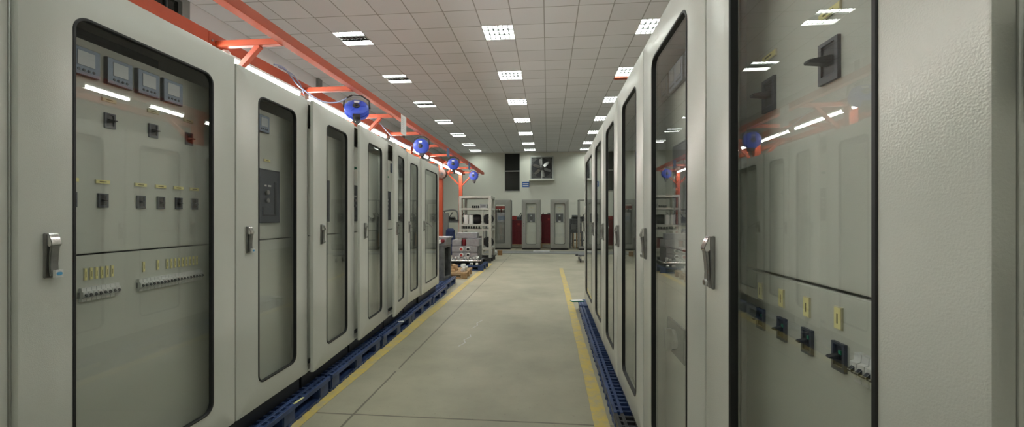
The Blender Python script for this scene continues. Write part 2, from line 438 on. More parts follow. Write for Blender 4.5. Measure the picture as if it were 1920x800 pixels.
def breaker_mesh(w, h, lever, green=False):
    b = MB(); t = w*.16
    b.box(-w/2, w/2, -.007, 0, -h/2, -h/2+t*1.6, 'slate').box(-w/2, w/2, -.007, 0, h/2-t*.8, h/2, 'slate')
    b.box(-w/2, -w/2+t, -.007, 0, -h/2+t*1.6, h/2-t*.8, 'slate').box(w/2-t, w/2, -.007, 0, -h/2+t*1.6, h/2-t*.8, 'slate')
    b.box(-w/2+t, w/2-t, -.003, 0, -h/2+t*1.6, h/2-t*.8, 'black')
    if green: b.box(w*.02, w*.22, -.006, -.003, h*.10, h*.24, 'green')
    return b.mesh('breaker'), MB().prism([(-.003, -h*.10), (-lever, -h*.045), (-lever, h*.03), (-.003, h*.13)], -w*.17, w*.17, 'black').mesh('toggle', .0012)
def mcb_mesh():
    b = MB(); p = [(0, -.027), (-.012, -.027), (-.013, -.014), (-.020, -.012), (-.020, .012), (-.013, .014), (-.012, .028), (0, .028)]
    b.prism(p, -.0085, .0085, 'white'); b.prism([(-.020, .005), (-.028, -.002), (-.027, -.006), (-.020, -.004)], -.004, .004, 'black')
    b.box(-.006, .006, -.0205, -.020, -.0100, -.007, 'slate')
    return b.mesh('miniature_breaker', .0006)
MESH_METER = meter_mesh(); MCB = mcb_mesh()
def put(cab, me, name, x, z, y=PY, rz=0): return part(name, me, cab, (x, y, z), rz)
def put_breaker(cab, x, z, w, h, lever, green=False):
    me, tg = cached(('brk', w, h, lever, green), lambda: breaker_mesh(w, h, lever, green))
    b = put(cab, me, 'breaker', x, z); part('toggle', tg, b); return b
def put_plate(cab, x, z, w, h, m='yellow', vert=False):
    return put(cab, cached(('plate', w, h, m, vert), lambda: plate_mesh(w, h, m, vert)), 'label_plate', x, z)
def put_acb(cab, x0, x1, z0, z1):
    w, h = x1-x0, z1-z0
    def mk():
        b = MB(); b.box(0, w, -.022, 0, 0, h, 'slate')
        for c in ((.006, w-.006, h-.008, h-.003), (.006, w-.006, .003, .008)): b.box(c[0], c[1], -.024, -.022, c[2], c[3], 'black')
        b.box(w*.70, w*.80, -.025, -.022, h*.16, h*.78, 'black'); b.box(w*.12, w*.80, -.025, -.022, h*.13, h*.16, 'black')
        b.box(w*.12, w*.17, -.025, -.022, h*.16, h*.30, 'black')
        return b.mesh('breaker_panel', .0015)
    p = put(cab, cached(('acb', round(w, 3), round(h, 3)), mk), 'breaker_panel', x0, z0)
    for dz in (.42, .57):
        part('knob', cached(('acbk',), lambda: MB().lathe([(.016, 0), (.016, .012), (.012, .016)], (0, 0, 0), (0, -1, 0), 'steel', 16).mesh('knob')), p, (w*.33, -.022, h*dz))
    part('display', MB().box(w*.22, w*.32, -.0235, -.022, h*.68, h*.71, 'white').box(w*.38, w*.54, -.0235, -.022, h*.68, h*.71, 'white'), p)
    return p
def put_lamp(cab, x, z, m):
    return put(cab, cached(('ind', m), lambda: MB().lathe([(.016, 0), (.016, .006), (.013, .010), (.012, .026), (.007, .031)], (0, 0, 0), (0, -1, 0), m, 16).mesh('push_button')), 'push_button', x, z)

def fill_four_meters(c, w):
    for x in (.277, .411, .541, .668): put(c, MESH_METER, 'meter', x, 1.928)
    for x, z in ((.378, 1.804), (.577, 1.808), (.772, 1.810)): put_plate(c, x, z, .058, .016, 'cream')
    for x in (.380, .576, .774): put_breaker(c, x, 1.716, .044, .064, .034)
    for x in (.236, .353, .516, .615, .713, .808): put_plate(c, x, 1.454, .056, .017); put_breaker(c, x, 1.375, .039, .059, .022)
    for i in range(6): put_plate(c, .288+i*.0205, 1.074, .011, .050, 'yellow', True)
    for x in (.530, .600): put_plate(c, x, 1.075, .011, .048, 'yellow', True)
    for i in range(9): put_plate(c, .650+i*.0216, 1.074, .011, .049, 'yellow', True)
    rail = MB().box(.262, .412, -.006, 0, -.012, .012, 'steel'); part('rail', rail, c, (0, PY, .993))
    rail = MB().box(.497, .846, -.006, 0, -.012, .012, 'steel'); part('rail', rail, c, (0, PY, .993))
    for i in range(8): put(c, MCB, 'miniature_breaker', .274+i*.0184, .993)
    for i in range(19): put(c, MCB, 'miniature_breaker', .508+i*.0184, .993)
def fill_big_breakers(c, w):
    for x in (.415, .182): put_plate(c, x, 1.735, .066, .017); put_breaker(c, x, 1.632, .060, .088, .048)
    for i, x in enumerate((.137, .239, .340, .441, .541)):
        put_plate(c, x, 1.100, .021, .046, 'yellow', True)
        if i < 4: put_breaker(c, x+.004, 1.023, .036, .057, .026, True)
    part('rail', MB().box(.495, .63, -.006, 0, -.012, .012, 'steel'), c, (0, PY, 1.022))
    for i in range(7): put(c, MCB, 'miniature_breaker', .506+i*.0184, 1.022)
def fill_acb(c, w, x=.312, buttons=True):
    put(c, MESH_METER, 'meter', .362, 1.928)
    put_acb(c, x, x+.207, 1.266, 1.627)
    put_plate(c, x+.1, 1.69, .06, .017)
def fill_acb_left(c, w):
    put_acb(c, .105, .305, 1.266, 1.627)
    put_lamp(c, .11, 1.80, 'red'); put_lamp(c, .11, 1.70, 'black'); put_lamp(c, .20, 1.80, 'green')
    put(c, MESH_METER, 'meter', .40, 1.928)
def fill_acb_switch(c, w):
    for x in (.092, .228, .325, .462): put(c, MESH_METER, 'meter', x, 1.955)
    put_acb(c, .245, .455, 1.270, 1.632)
    p = put(c, MB().box(-.125, .125, -.014, 0, -.076, .076, 'slate').mesh('switch_panel', .002), 'switch_panel', .255, .740)
    part('rotary_handle', MB().lathe([(.045, 0), (.045, .012), (.036, .018)], (0, 0, 0), (0, -1, 0), 'steel', 20).box(-.010, .010, -.045, -.016, -.05, .05, 'steel'), p, (0, -.014, 0), bevel=.0015)
def fill_plain(c, w):
    put_plate(c, w*.5, 1.72, .06, .017); put_breaker(c, w*.5, 1.62, .06, .088, .048)
    put(c, MESH_METER, 'meter', w*.42, 1.925)
def fill_none(c, w): pass

LEFT_P, LEFT_D = Vector((-1.79, 2.15)), Vector((-.035, 1.)).normalized()
RIGHT_P, RIGHT_D = Vector((.503, 2.2)), Vector((.009, 1.)).normalized()
PT = .145
def cabinet(label, p, xd, back, w, win, fill, angle=0., handle='closed', sticker=False, hx=.09, hinge=False, depth=.80, top=2.195):
    n = Vector((-xd.y, xd.x))
    p = p+n*back
    c = thing('switchgear_cabinet', label, 'cabinet', (p.x, p.y, PT), math.atan2(xd.y, xd.x), 'grey glass-door cabinets on pallets')
    body_parts(c, w, .112, top, depth, .112, 'paint', 2.022, 1.154)
    door_parts(c, w, .125, top, (win[0], win[1], .262, 2.066), .055, 'paint', angle, handle, 1.170, hx, sticker)
    fill(c, w)
    if hinge: part('hinge', MB().box(w+.009, w+.03, .019, .05, 1.435, 1.525, 'black'), c, bevel=.002)
    return c
kl = [-1.80, -.976, .004, .742, 1.535, 2.42, 3.15, 3.775, 4.872]
lspec = [
 ('grey cabinet partly cut off at the left edge of the picture', .02, (.16, .66), fill_plain, 0, 'closed', False, .09),
 ('wide grey cabinet nearest on the left with four square meters in a row behind glass', 0, (.166, .818), fill_four_meters, 0, 'closed', True, .091),
 ('grey cabinet second on the left, black breaker panel behind glass, blue sticker on handle', 0, (.190, .588), fill_acb, 0, 'closed', True, .098),
 ('grey cabinet third on the left, glass door slightly ajar below the nearest blue reel', 0, (.22, .625), lambda c, w: fill_acb(c, w, .27), 2.9, 'closed', False, .13),
 ('grey cabinet fourth on the left, door ajar, two knobs showing in the gap', 0, (.22, .66), fill_acb_left, 3.3, 'closed', False, .12),
 ('grey cabinet fifth on the left with the most widely ajar of the glass doors', 0, (.17, .52), fill_acb_left, 6.0, 'closed', False, .11),
 ('narrow grey cabinet with closed glass door, second from the far end of the left row', 0, (.115, .485), fill_plain, 0, 'closed', False, .06),
 ('grey cabinet at the far end of the left row with wide glass and raised handle', -.02, (.19, .965), fill_none, 0, 'open', False, .11),
]
for i, (lab, back, win, fill, ang, hd, st, hx) in enumerate(lspec):
    cabinet(lab, LEFT_P+LEFT_D*kl[i], LEFT_D, back, kl[i+1]-kl[i], win, fill, ang, hd, st, hx, top=2.224 if i == 1 else 2.195)
kr = [-2.56, -1.718, -.889, -.032, .801, 1.627, 2.50, 3.74]
rspec = [
 ('grey cabinet at the right picture edge, only a sliver beside the nearest door', .055, (.17, .67), fill_plain),
 ('large grey cabinet nearest on the right with big black breakers and yellow labels behind glass', 0, (.175, .668), fill_big_breakers),
 ('grey cabinet second on the right with black panel and rotary switch plate behind glass', 0, (.181, .685), fill_acb_switch),
 ('grey cabinet third on the right, between the rotary-switch cabinet and the fourth one', 0, (.205, .655), fill_plain),
 ('grey cabinet fourth on the right, third from the far end of the right row', 0, (.21, .66), fill_none),
 ('grey cabinet fifth on the right, next to the one at the far end', 0, (.22, .72), fill_none),
 ('wide grey cabinet at the far end of the right row beside the aisle', 0, (.22, 1.07), fill_none),
]
for i, (lab, back, win, fill) in enumerate(rspec):
    cabinet(lab, RIGHT_P+RIGHT_D*kr[i+1], -RIGHT_D, back, kr[i+1]-kr[i], win, fill, hx=.058, hinge=(i == 1), depth=.70)

# ------------------------------------------------------------------ pallets
def pallet_meshes(L, W, m, hgt=.145):
    d = MB(); z1 = hgt; z0 = hgt-.028
    for i in range(9):
        y = -W/2+W*(i+.5)/9; hw = W/9*(.20 if 0 < i < 8 else .13)
        d.box(-L/2, L/2, y-hw, y+hw, z0+.004, z1, m)
    for i in range(17):
        x = -L/2+L*(i+.5)/17; d.box(x-.009, x+.009, -W/2+.01, W/2-.01, z0, z1-.003, m)
    for s_ in (-1, 1):
        d.box(-L/2, L/2, s_*W/2-.012, s_*W/2+.012, z0-.006, z1-.0005, m)
    blk = MB().box(-.07, .07, -.065, .065, .022, z0, m).mesh('block', .008, 2)
    run = MB().box(-L/2, L/2, -.06, .06, 0, .022, m)
    for i in range(int(L/.12)):
        x = -L/2+.06+i*.12; run.box(x-.02, x+.02, -.066, .066, .002, .020, m)
    return d.mesh('deck', .002), blk, run.mesh('runner', .002)
def pallet(label, p, ang, L, W, m='blue', name='pallet', group='blue plastic pallets'):
    key = (round(L, 2), round(W, 2), m)
    dk, bl, ru = cached(('pal',)+key, lambda: pallet_meshes(L, W, m))
    t = thing(name, label, 'pallet', (p[0], p[1], 0), ang, group)
    part('deck', dk, t)
    for j in (-1, 0, 1):
        part('runner', ru, t, (0, j*(W/2-.066), 0))
        for i in (-1, 0, 1): part('block', bl, t, (i*(L/2-.075), j*(W/2-.066), 0))
    return t
aL = math.atan2(LEFT_D.y, LEFT_D.x); nL = Vector((-LEFT_D.y, LEFT_D.x))
pk = [(-.64, 'under the wide four-meter cabinet on the left'), (.46, 'under the second left cabinet, nearest one showing in the picture'), (1.555, 'under the gap of the third and fourth left cabinets, second one showing'),
      (2.65, 'under the fifth left cabinet, third one showing'), (3.745, 'under the narrow sixth left cabinet'), (4.84, 'under the far end cabinet of the left row'), (5.99, 'sticking out past the far end of the left cabinet row')]
for i, (k, lab) in enumerate(pk):
    L_ = 1.07 if i < 6 else 1.2
    c = LEFT_P+LEFT_D*k+nL*(.44 if i < 6 else .44)
    off = (.0, .015, .012, .0, .01, -.004, .0)[i]
    c = c+nL*off-nL*.03
    pallet('blue plastic pallet '+lab, c, aL, L_, .92 if i < 6 else .80)
aR = math.atan2(-RIGHT_D.y, -RIGHT_D.x); nR = Vector((RIGHT_D.y, -RIGHT_D.x))
rk_ = [(-1.06, 'palletblack', 'black plastic grid pallet under the nearest right cabinets'), (.01, 'palletblack', 'black plastic grid pallet showing at the bottom of the picture beside the right yellow line'),
       (1.08, 'blue', 'blue plastic pallet nearest the camera under the right cabinet row'), (2.15, 'blue', 'blue plastic pallet under the middle of the right cabinet row'), (3.22, 'blue', 'blue plastic pallet under the last but one right cabinet'), (3.62, None, '')]
for k, m_, lab in rk_:
    if not m_: continue
    c = RIGHT_P+RIGHT_D*(k-.02)+nR*.315
    pallet(lab, c, aR, 1.06, .74, m_, group='blue plastic pallets' if m_ == 'blue' else 'black plastic pallets')
c = RIGHT_P+RIGHT_D*(4.02)+nR*.315
pallet('short blue plastic pallet at the far end of the right row carrying a folder', c, aR, .46, .74)
ft = MB()
ft.box(-.10, .10, -.05, .05, 0, .012, 'green').box(-.09, .09, -.04, .05, .012, .016, 'paper')
single('folder', ft, 'teal and white folder lying on the far pallet of the right row', 'folder', (.455, 6.28, PT), .3)
single('paper_scrap', MB().box(-.035, .035, -.02, .02, 0, .004, 'paper'), 'white paper scrap on the blue pallet below the fifth left cabinet', 'paper', (-1.83, 4.86, PT), .4)
for i, (x, y) in enumerate(((-1.80, 2.62),)):
    single('tape_strip', MB().box(-.05, .05, -.008, .008, 0, .003, 'yellow'), 'short yellow tape strip on the nearest blue pallet deck', 'tape', (-1.765, 2.70, PT), 1.5)

# ------------------------------------------------------------------ orange gantries with lights and reels
def gantry(label, xc, sides, y0, y1, posts):
    t = thing('lighting_gantry', label, 'gantry', (xc, 0, 0), 0)
    part('beam', MB().box(-.05, .05, y0, y1, 2.93, 3.04, 'orange'), t, bevel=.004, label='deep central orange beam carrying the strip lights')
    for s_ in sides:
        part('beam', MB().box(s_*.68-.042, s_*.68+.042, y0, y1, 2.93, 3.012, 'orange'), t, bevel=.004, label='slender outer orange beam')
    am = MB().box(-.64 if -1 in sides else 0, .64 if 1 in sides else 0, -.025, .025, 2.926, 2.98, 'orange').mesh('arm', .003)
    br = [MB().bar((s_*.02, 0, 2.50), (s_*.445, 0, 2.93), .045, .045, 'orange', (0, 1, 0)).mesh('brace', .003) for s_ in sides]
    po = MB().box(-.055, .055, -.055, .055, .012, 2.93, 'orange').box(-.06, .06, -.06, .06, 0, .012, 'orange').mesh('post', .004)
    pl = MB()
    pl.box(.05, .054, -.09, .09, 2.935, 3.03, 'orange')
    for dy in (-.06, -.02, .02, .06): pl.tube((.054, dy, 2.965), (.060, dy, 2.965), .010, 'steel', 8)
    pl = pl.mesh('joint_plate')
    k = 0; y = posts[0]-1.235*0
    while y < y1:
        part('arm', am, t, (0, y, 0))
        if any(abs(y-p) < .3 for p in posts):
            part('post', po, t, (0, y, 0))
            for b_ in br: part('brace', b_, t, (0, y, 0))
            part('joint_plate', pl, t, (0, y, 0))
        y += 1.2535
    return t
P_L = [.74+2.507*i for i in range(6)]
XC = -2.92
gantry('orange steel gantry on posts over the left cabinet row', XC, (-1, 1), .2, 13.75, P_L)
XCR = 1.36
gantry('orange steel gantry over the right cabinet row, seen in the left glass doors', XCR, (1,), .2, 6.4, P_L[:3])
tl_body, tl_tube = {}, {}
for sd, hl in (('left', .556), ('right', .27)):
    tl_body[sd] = MB().box(-.028, .028, -hl, hl, .022, .045, 'white').box(-.02, .02, -hl, -hl+.02, -.016, .03, 'white').box(-.02, .02, hl-.02, hl, -.016, .03, 'white').mesh('batten')
    tl_tube[sd] = MB().tube((0, -hl+.02, 0), (0, hl-.02, 0), .017, 'tube', 12).mesh('tube')
for sd, xx in (('left', XC+.03), ('right', XCR-.03)):
    for k in range(10 if sd == 'left' else 4):
        y = .74+1.2535*k+.63
        if y > 13.6: break
        if sd == 'right': y = (3.58, 4.42, 5.2, 6.1)[k]
        t = thing('strip_light', 'lit strip light, %s from the camera under the %s orange gantry' % (ORD[k], sd), 'strip light', (xx, y, 2.883), 0, 'strip lights under the gantries')
        part('batten', tl_body[sd], t); part('tube', tl_tube[sd], t)

def reel_meshes():
    R = .142
    d = MB().lathe([(.05, -.062), (R*.80, -.062), (R*.97, -.045), (R, -.02), (R, -.006), (R*.93, -.004), (R*.93, .004), (R, .006), (R, .02), (R*.97, .045), (R*.80, .062), (.05, .062)], (0, 0, 0), (0, 1, 0), 'reel', 12)
    for i in range(6):
        a = 2*PI*i/6; d.bar((math.cos(a)*.055, -.063, math.sin(a)*.055), (math.cos(a)*.105, -.060, math.sin(a)*.105), .012, .008, 'reel', (0, 1, 0))
    hub = MB().lathe([(.04, 0), (.04, .012), (.022, .018), (.02, .03)], (0, -.06, 0), (0, -1, 0), 'black', 16)
    lab = MB().box(-.03, .03, -.0655, -.062, .06, .09, 'paper')
    bk = MB()
    bk.bar((-R*1.04, 0, .02), (-R*.98, 0, .12), .018, .009, 'black', (0, 1, 0)).bar((-R*.98, 0, .12), (-.05, 0, .175), .018, .009, 'black', (0, 1, 0)).bar((-.05, 0, .175), (.05, 0, .175), .018, .009, 'black', (0, 0, 1))
    bk.bar((.05, 0, .175), (R*.98, 0, .12), .018, .009, 'black', (0, 1, 0)).bar((R*.98, 0, .12), (R*1.04, 0, .02), .018, .009, 'black', (0, 1, 0))
    out = MB().box(-.03, .05, -.05, .05, -R-.035, -R+.02, 'black').tube((.02, 0, -R-.09), (.02, 0, -R-.03), .025, 'black', 10)
    return d.mesh('drum'), hub.mesh('hub'), lab.mesh('sticker'), bk.mesh('bracket', .002), out.mesh('cable_outlet')
RM = reel_meshes()
for i, (y, rz, tx) in enumerate(((4.60, .35, -.65), (7.05, .05, .05), (9.5, .15, .0), (12.2, -.1, .0))):
    t = thing('cable_reel', ['blue cable reel nearest the camera, tilted, hanging from the left orange gantry', 'second blue cable reel under the left orange gantry, facing the camera',
        'third blue cable reel under the left orange gantry', 'farthest blue cable reel at the end of the left orange gantry'][i], 'cable reel', (XC+.645, y, 2.730), rz, 'blue cable reels')
    ta = thing
    for nm, me in zip(('drum', 'hub', 'sticker', 'bracket', 'cable_outlet'), RM):
        o = part(nm, me, t)
        if nm != 'bracket': o.rotation_euler = (tx, 0, 0)
def wav(pts, n=10):
    out = []
    P = [Vector(p) for p in pts]; P = [P[0]]+P+[P[-1]]
    for i in range(1, len(P)-2):
        for j in range(n):
            t = j/n; a, b, c, d = P[i-1], P[i], P[i+1], P[i+2]
            out.append(.5*((2*b)+(-a+c)*t+(2*a-5*b+4*c-d)*t*t+(-a+3*b-3*c+d)*t**3))
    out.append(P[-2]); return out
single('power_cable', MB().path(wav([(XC+.065, 3.95, 3.05), (XC+.08, 4.1, 3.06), (XC+.12, 4.3, 2.93), (XC+.3, 4.42, 2.80), (XC+.46, 4.47, 2.79), (XC+.60, 4.45, 2.83)]), .008, 'cable', 8),
       'blue grey cable looping from the orange beam to the nearest blue reel', 'cable')
single('power_cable', MB().path(wav([(XC+.065, 4.02, 3.05), (XC+.06, 4.25, 3.055), (XC+.075, 4.38, 2.98), (XC+.07, 4.46, 2.89)]), .007, 'cable', 8),
       'short blue grey cable drooping along the orange beam behind the looping one', 'cable')
single('power_cable', MB().path(wav([(XC+.06, 6.2, 3.05), (XC+.07, 6.5, 3.06), (XC+.2, 6.85, 2.86), (XC+.42, 7.0, 2.74), (XC+.5, 7.02, 2.73)]), .008, 'cable', 8),
       'grey cable looping to the second blue reel under the orange gantry', 'cable')
single('cable_connector', MB().lathe([(.03, -.05), (.035, -.03), (.035, .03), (.022, .06)], (0, 0, 0), (.2, .3, -1), 'black', 14).box(-.02, .02, -.02, .02, .04, .07, 'steel'), 'small black plug clipped on the near orange beam above the wide left cabinet', 'plug', (XC+.09, 2.42, 3.03))
single('lamp_socket', MB().lathe([(.014, -.04), (.03, -.02), (.032, .02), (.02, .045)], (0, 0, 0), (.3, -1, -.4), 'white', 14), 'small white lamp end fitting where the first visible orange arm meets the beam', 'lamp fitting', (XC+.10, 3.28, 2.89))
def paper(label, y, w, h, m, z1):
    b = MB().box(.043, .0445, -w/2, w/2, -h, 0, m)
    if m == 'paper':
        for i in range(6): b.box(.0445, .0448, -w*.36, w*(.1+.06*(i % 3)), -h*.2-i*h*.1, -h*.18-i*h*.1, 'offwhite')
    single('hanging_notice', b, label, 'paper', (XC+.68, y, z1), 0)
paper('white printed sheet hanging on the outer orange beam of the left gantry', 5.95, .22, .29, 'paper', 3.0)
paper('first blue card on the left orange outer beam, beyond the white sheet', 8.7, .24, .20, 'bluepaper', 2.98)
paper('second blue card on the left orange outer beam, near its far end', 11.1, .24, .20, 'bluepaper', 2.98)
jb = thing('junction_drum', 'brown round drum on the first visible orange post behind the far left cabinet', 'drum', (XC+.08, P_L[4]-.135, 2.62))
part('drum', MB().lathe([(.08, -.06), (.12, -.05), (.12, .05), (.08, .06)], (0, 0, 0), (.2, 1, 0), 'brown', 20), jb)
part('hub', MB().tube((0, -.075, 0), (0, -.055, 0), .04, 'black', 12), jb)
sk = thing('socket_outlet', 'white twin socket box on the first visible orange post above the far left cabinet', 'socket', (XC+.03, P_L[4]-.07, 2.80))
part('box', MB().box(-.035, .035, -.03, 0, -.08, .08, 'white'), sk, bevel=.003)
part('socket_face', MB().box(-.02, .02, -.034, -.03, .01, .06, 'black').box(-.02, .02, -.034, -.03, -.06, -.01, 'black'), sk)
sk = thing('socket_outlet', 'white twin socket on the right orange gantry, reflected in the wide left glass door', 'socket', (XCR-.09, P_L[1]+.3, 2.86))
part('box', MB().box(-.02, .0, -.04, .04, -.07, .07, 'white'), sk, bevel=.003)
part('socket_face', MB().box(-.024, -.02, -.02, .02, .01, .05, 'black').box(-.024, -.02, -.02, .02, -.05, -.01, 'black'), sk)
# orange box by a ceiling light
hb = MB().box(-.3, .3, .305, .47, .0, .04, 'orange').box(.305, .42, -.42, .47, 0, .04, 'orange')
single('ceiling_bracket', hb, 'flat orange bracket on the ceiling around a light above the right cabinets', 'bracket', (TX0+9.5*T, ROWS[5], 5.07), bevel=.004)

# ------------------------------------------------------------------ back wall: fan and sign
fx, fz = -.33, 4.22
fan = thing('exhaust_fan', 'square exhaust fan with grey blades high in the back wall', 'fan', (fx, YB, fz))
A = .62
f = MB()
for s_ in (-1, 1):
    f.box(s_*A-.03, s_*A+.03, -.10, 0, -A-.03, A+.03, 'winframe'); f.box(-A+.03, A-.03, -.10, 0, s_*A-.03, s_*A+.03, 'winframe')
part('housing', f, fan, bevel=.004)
part('sill', MB().box(-A-.09, A+.10, -.35, 0, -A-.10, -A-.035, 'wallpaint'), fan, bevel=.004)
n = 28; mb = MB(); vs = []
for k in range(n):
    a = 2*PI*k/n; vs.append((math.cos(a)*.55, -.05, math.sin(a)*.55))
for k in range(n):
    a = 2*PI*k/n; m_ = max(abs(math.cos(a)), abs(math.sin(a))); vs.append((math.cos(a)/m_*.59, -.05, math.sin(a)/m_*.59))
vs += [(x, -.02, z) for x, y, z in vs]
fs = []
for k in range(n):
    q = (k+1) % n; fs += [(k, q, n+q, n+k), (2*n+k, 3*n+k, 3*n+q, 2*n+q), (k, 2*n+k, 2*n+q, q)]
mb.add(vs, fs, 'junk'); part('shroud', mb, fan)
part('back_plate', MB().box(-.59, .59, -.012, -.004, -.59, .59, 'black'), fan)
bl = MB(); bv = []
for j in range(6):
    r = .14+.38*j/5; c = .055+.04*math.sin(PI*min(1, .2+j/6)); tw = .55-.25*j/5
    for s_ in (-1, 1):
        for yy in (-.003, .003): bv.append((r, -.06+s_*c*math.sin(tw)*.6+yy, s_*c*math.cos(tw)))
fs = []
for j in range(5):
    o = j*4; fs += [(o, o+2, o+6, o+4), (o+1, o+5, o+7, o+3), (o, o+4, o+5, o+1), (o+2, o+3, o+7, o+6)]
fs += [(0, 1, 3, 2), (20, 22, 23, 21)]
bl.add(bv, fs, 'steel'); blm = bl.mesh('blade')
for k in range(6):
    o = part('blade', blm, fan); o.rotation_euler = (0, math.radians(20+60*k), 0)
part('hub', MB().lathe([(.10, 0), (.14, .03), (.14, .10), (.06, .14)], (0, -.02, 0), (0, -1, 0), 'junk', 18), fan)
part('support_bar', MB().box(-.02, .02, -.11, -.09, -.59, .59, 'winframe'), fan)
sg = thing('wall_sign', 'small blue sign with two white lines on the back wall beside the dark window', 'sign', (-1.24, YB, 3.30))
part('board', MB().box(-.20, .20, -.012, 0, -.15, .15, 'signblue'), sg)
part('lettering', MB().box(-.16, .16, -.014, -.012, .02, .065, 'paper').box(-.16, .16, -.014, -.012, -.085, -.04, 'paper'), sg)

# ------------------------------------------------------------------ cabinets at the back
def back_cabinet(label, x, y, w, kind):
    c = thing('switchgear_cabinet', label, 'cabinet', (x, y, .02 if y < 17 else 0), 0, 'cabinets standing at the back of the hall')
    z0, z1 = .07, 2.24
    if kind == 'frame':
        b = MB(); D = .75; t = .05
        for xx in (0, w-t):
            for yy in (0, D-t): b.box(xx, xx+t, yy, yy+t, z0, z1, 'backpaint')
        for zz in (z0, z1-t):
            for yy in (0, D-t): b.box(t, w-t, yy, yy+t, zz, zz+t, 'backpaint')
            for xx in (0, w-t): b.box(xx, xx+t, t, D-t, zz, zz+t, 'backpaint')
        part('frame', b, c, bevel=.003)
        part('plinth', MB().box(.02, w-.02, .05, D-.03, 0, z0, 'black'), c)
        part('cross_rail', MB().box(t, w-t, D-.04, D-.01, 1.2, 1.25, 'backpaint'), c)
        return c
    if kind == 'open':
        b = MB(); D = .75; t = .02
        b.box(0, t, .027, D, z0, z1, 'backpaint').box(t, w-t, D-t, D, z0, z1-.45, 'backpaint').box(t, w-t, .027, D, z1-t, z1, 'backpaint').box(t, w-t, .027, D, z0, z0+t, 'backpaint')
        b.box(w-.05, w, .027, .07, z0, z1, 'backpaint').box(w-.05, w, D-.05, D, z0, z1, 'backpaint').box(w-.03, w-.01, .07, D-.05, z0, 1.55, 'backpaint')
        part('body', b, c)
        part('plinth', MB().box(.02, w-.02, .05, D-.03, 0, z0, 'black'), c)
        part('mounting_plate', MB().box(.05, w-.06, .12, .135, .12, 1.23, 'backpaint'), c)
        part('busbar', MB().box(.06, w-.06, .14, .20, 1.82, 1.96, 'red'), c, label='red insulated busbar across the top')
        part('breaker', MB().box(.22, w-.10, .10, .30, 1.24, 1.66, 'alu').box(.26, w-.14, .09, .10, 1.32, 1.5, 'bluegrey'), c)
        for i in range(3):
            part('cable', MB().path(wav([(.30+i*.12, .18, 1.66), (.30+i*.12, .14, 1.75), (.27+i*.13, .17, 1.83)], 5), .022, 'black', 8), c)
        door_parts(c, w, z0, z1, (w*.20, w*.70, .28, 2.03), .05, 'backpaint', 0, None, 1.12, .08, False)
        return c
    body_parts(c, w, z0, z1, .75, z0, 'backpaint', z1-.05, 1.20)
    door_parts(c, w, z0, z1, (w*.22, w*.79, .25, 2.07), .07, 'backpaint', 0, None, 1.12, .08, False)
    pw = w*.40; p = put(c, MB().box(-pw/2, pw/2, -.02, 0, -.19, .19, 'slate').box(-.07, .07, -.03, -.02, -.10, .06, 'black'), 'breaker_panel', w*.5, 1.43)
    part('display', MB().box(-.03, .03, -.034, -.03, .06, .12, 'screen').box(-.05, .05, -.034, -.03, -.17, -.14, 'paper'), p)
    put_plate(c, w*.5, 1.88, .20, .03, 'cream'); put_plate(c, w*.5, 1.74, .10, .04, 'cream')
    return c
back_cabinet('pale grey cabinet at the back beside the grey rack, red busbar behind its glass', -2.52, 17.9, .86, 'open')
back_cabinet('grey glass-door cabinet at the back between the two dark red units', -1.16, 17.9, .84, 'door')
back_cabinet('grey glass-door cabinet at the back, right of the taller red unit', .115, 17.9, .82, 'door')
back_cabinet('empty grey cabinet frame at the back beside the right cabinet row', 1.37, 17.9, .85, 'frame')
back_cabinet('grey cabinet behind the right row at the back, mostly hidden by the frame beside it', 2.6, 17.9, .84, 'door')

# red units and clutter behind them
def red_unit(label, x, y, w, d, h, z):
    t = thing('red_enclosure', label, 'enclosure', (x, y, z), 0, 'dark red units at the back')
    b = MB().box(0, w, 0, d, 0, h, 'darkred')
    part('body', b, t, bevel=.006)
    r = MB()
    for i in range(4): r.box(w*(.10+.22*i), w*(.20+.22*i), -.015, 0, .05, h-.06, 'darkred')
    part('ribbed_front', r, t, bevel=.004)
    part('nameplate', MB().box(w*.6, w*.78, -.018, -.015, h*.80, h*.88, 'red'), t)
    part('lid', MB().box(-.01, w+.01, -.02, d+.01, h, h+.03, 'junk'), t)
    return t
red_unit('squat dark red ribbed unit behind the first gap between back cabinets', -1.80, 18.9, .62, .7, 1.12, .18)
red_unit('taller dark red ribbed unit on a wooden stand between the two back glass-door cabinets', -.30, 18.9, .50, .7, 1.35, .22)
def stand(label, x, y, w, d, h, cat='stand', m='wood'):
    t = thing('wooden_stand', label, cat, (x, y, 0))
    part('top_board', MB().box(0, w, 0, d, h-.04, h, m), t)
    for xx in (.02, w-.10):
        for yy in (.02, d-.10): part('leg', MB().box(xx, xx+.08, yy, yy+.08, 0, h-.04, m), t)
    return t
stand('low wooden stand under the taller dark red unit', -.36, 18.85, .66, .8, .22)
stand('low wooden stand under the squat dark red unit', -1.86, 18.85, .74, .8, .18)
single('red_box', MB().box(-.12, .12, -.1, .1, 0, .16, 'red').box(-.13, .13, -.11, .11, .16, .18, 'red'), 'small red box on top of the squat dark red unit', 'box', (-1.6, 19.2, 1.33))
def workbench(label, x, y, w, d, h):
    t = thing('workbench', label, 'workbench', (x, y, 0))
    part('worktop', MB().box(0, w, 0, d, h-.06, h, 'zinc'), t)
    for xx in (0, w-.07):
        for yy in (0, d-.07): part('leg', MB().box(xx, xx+.07, yy, yy+.07, 0, h-.06, 'column'), t)
    part('lower_shelf', MB().box(.07, w-.07, .02, d-.02, .3, .34, 'zinc'), t)
    return t
workbench('grey workbench with scrap along the back wall behind the red units', -2.1, 20.3, 2.6, .9, 1.30)
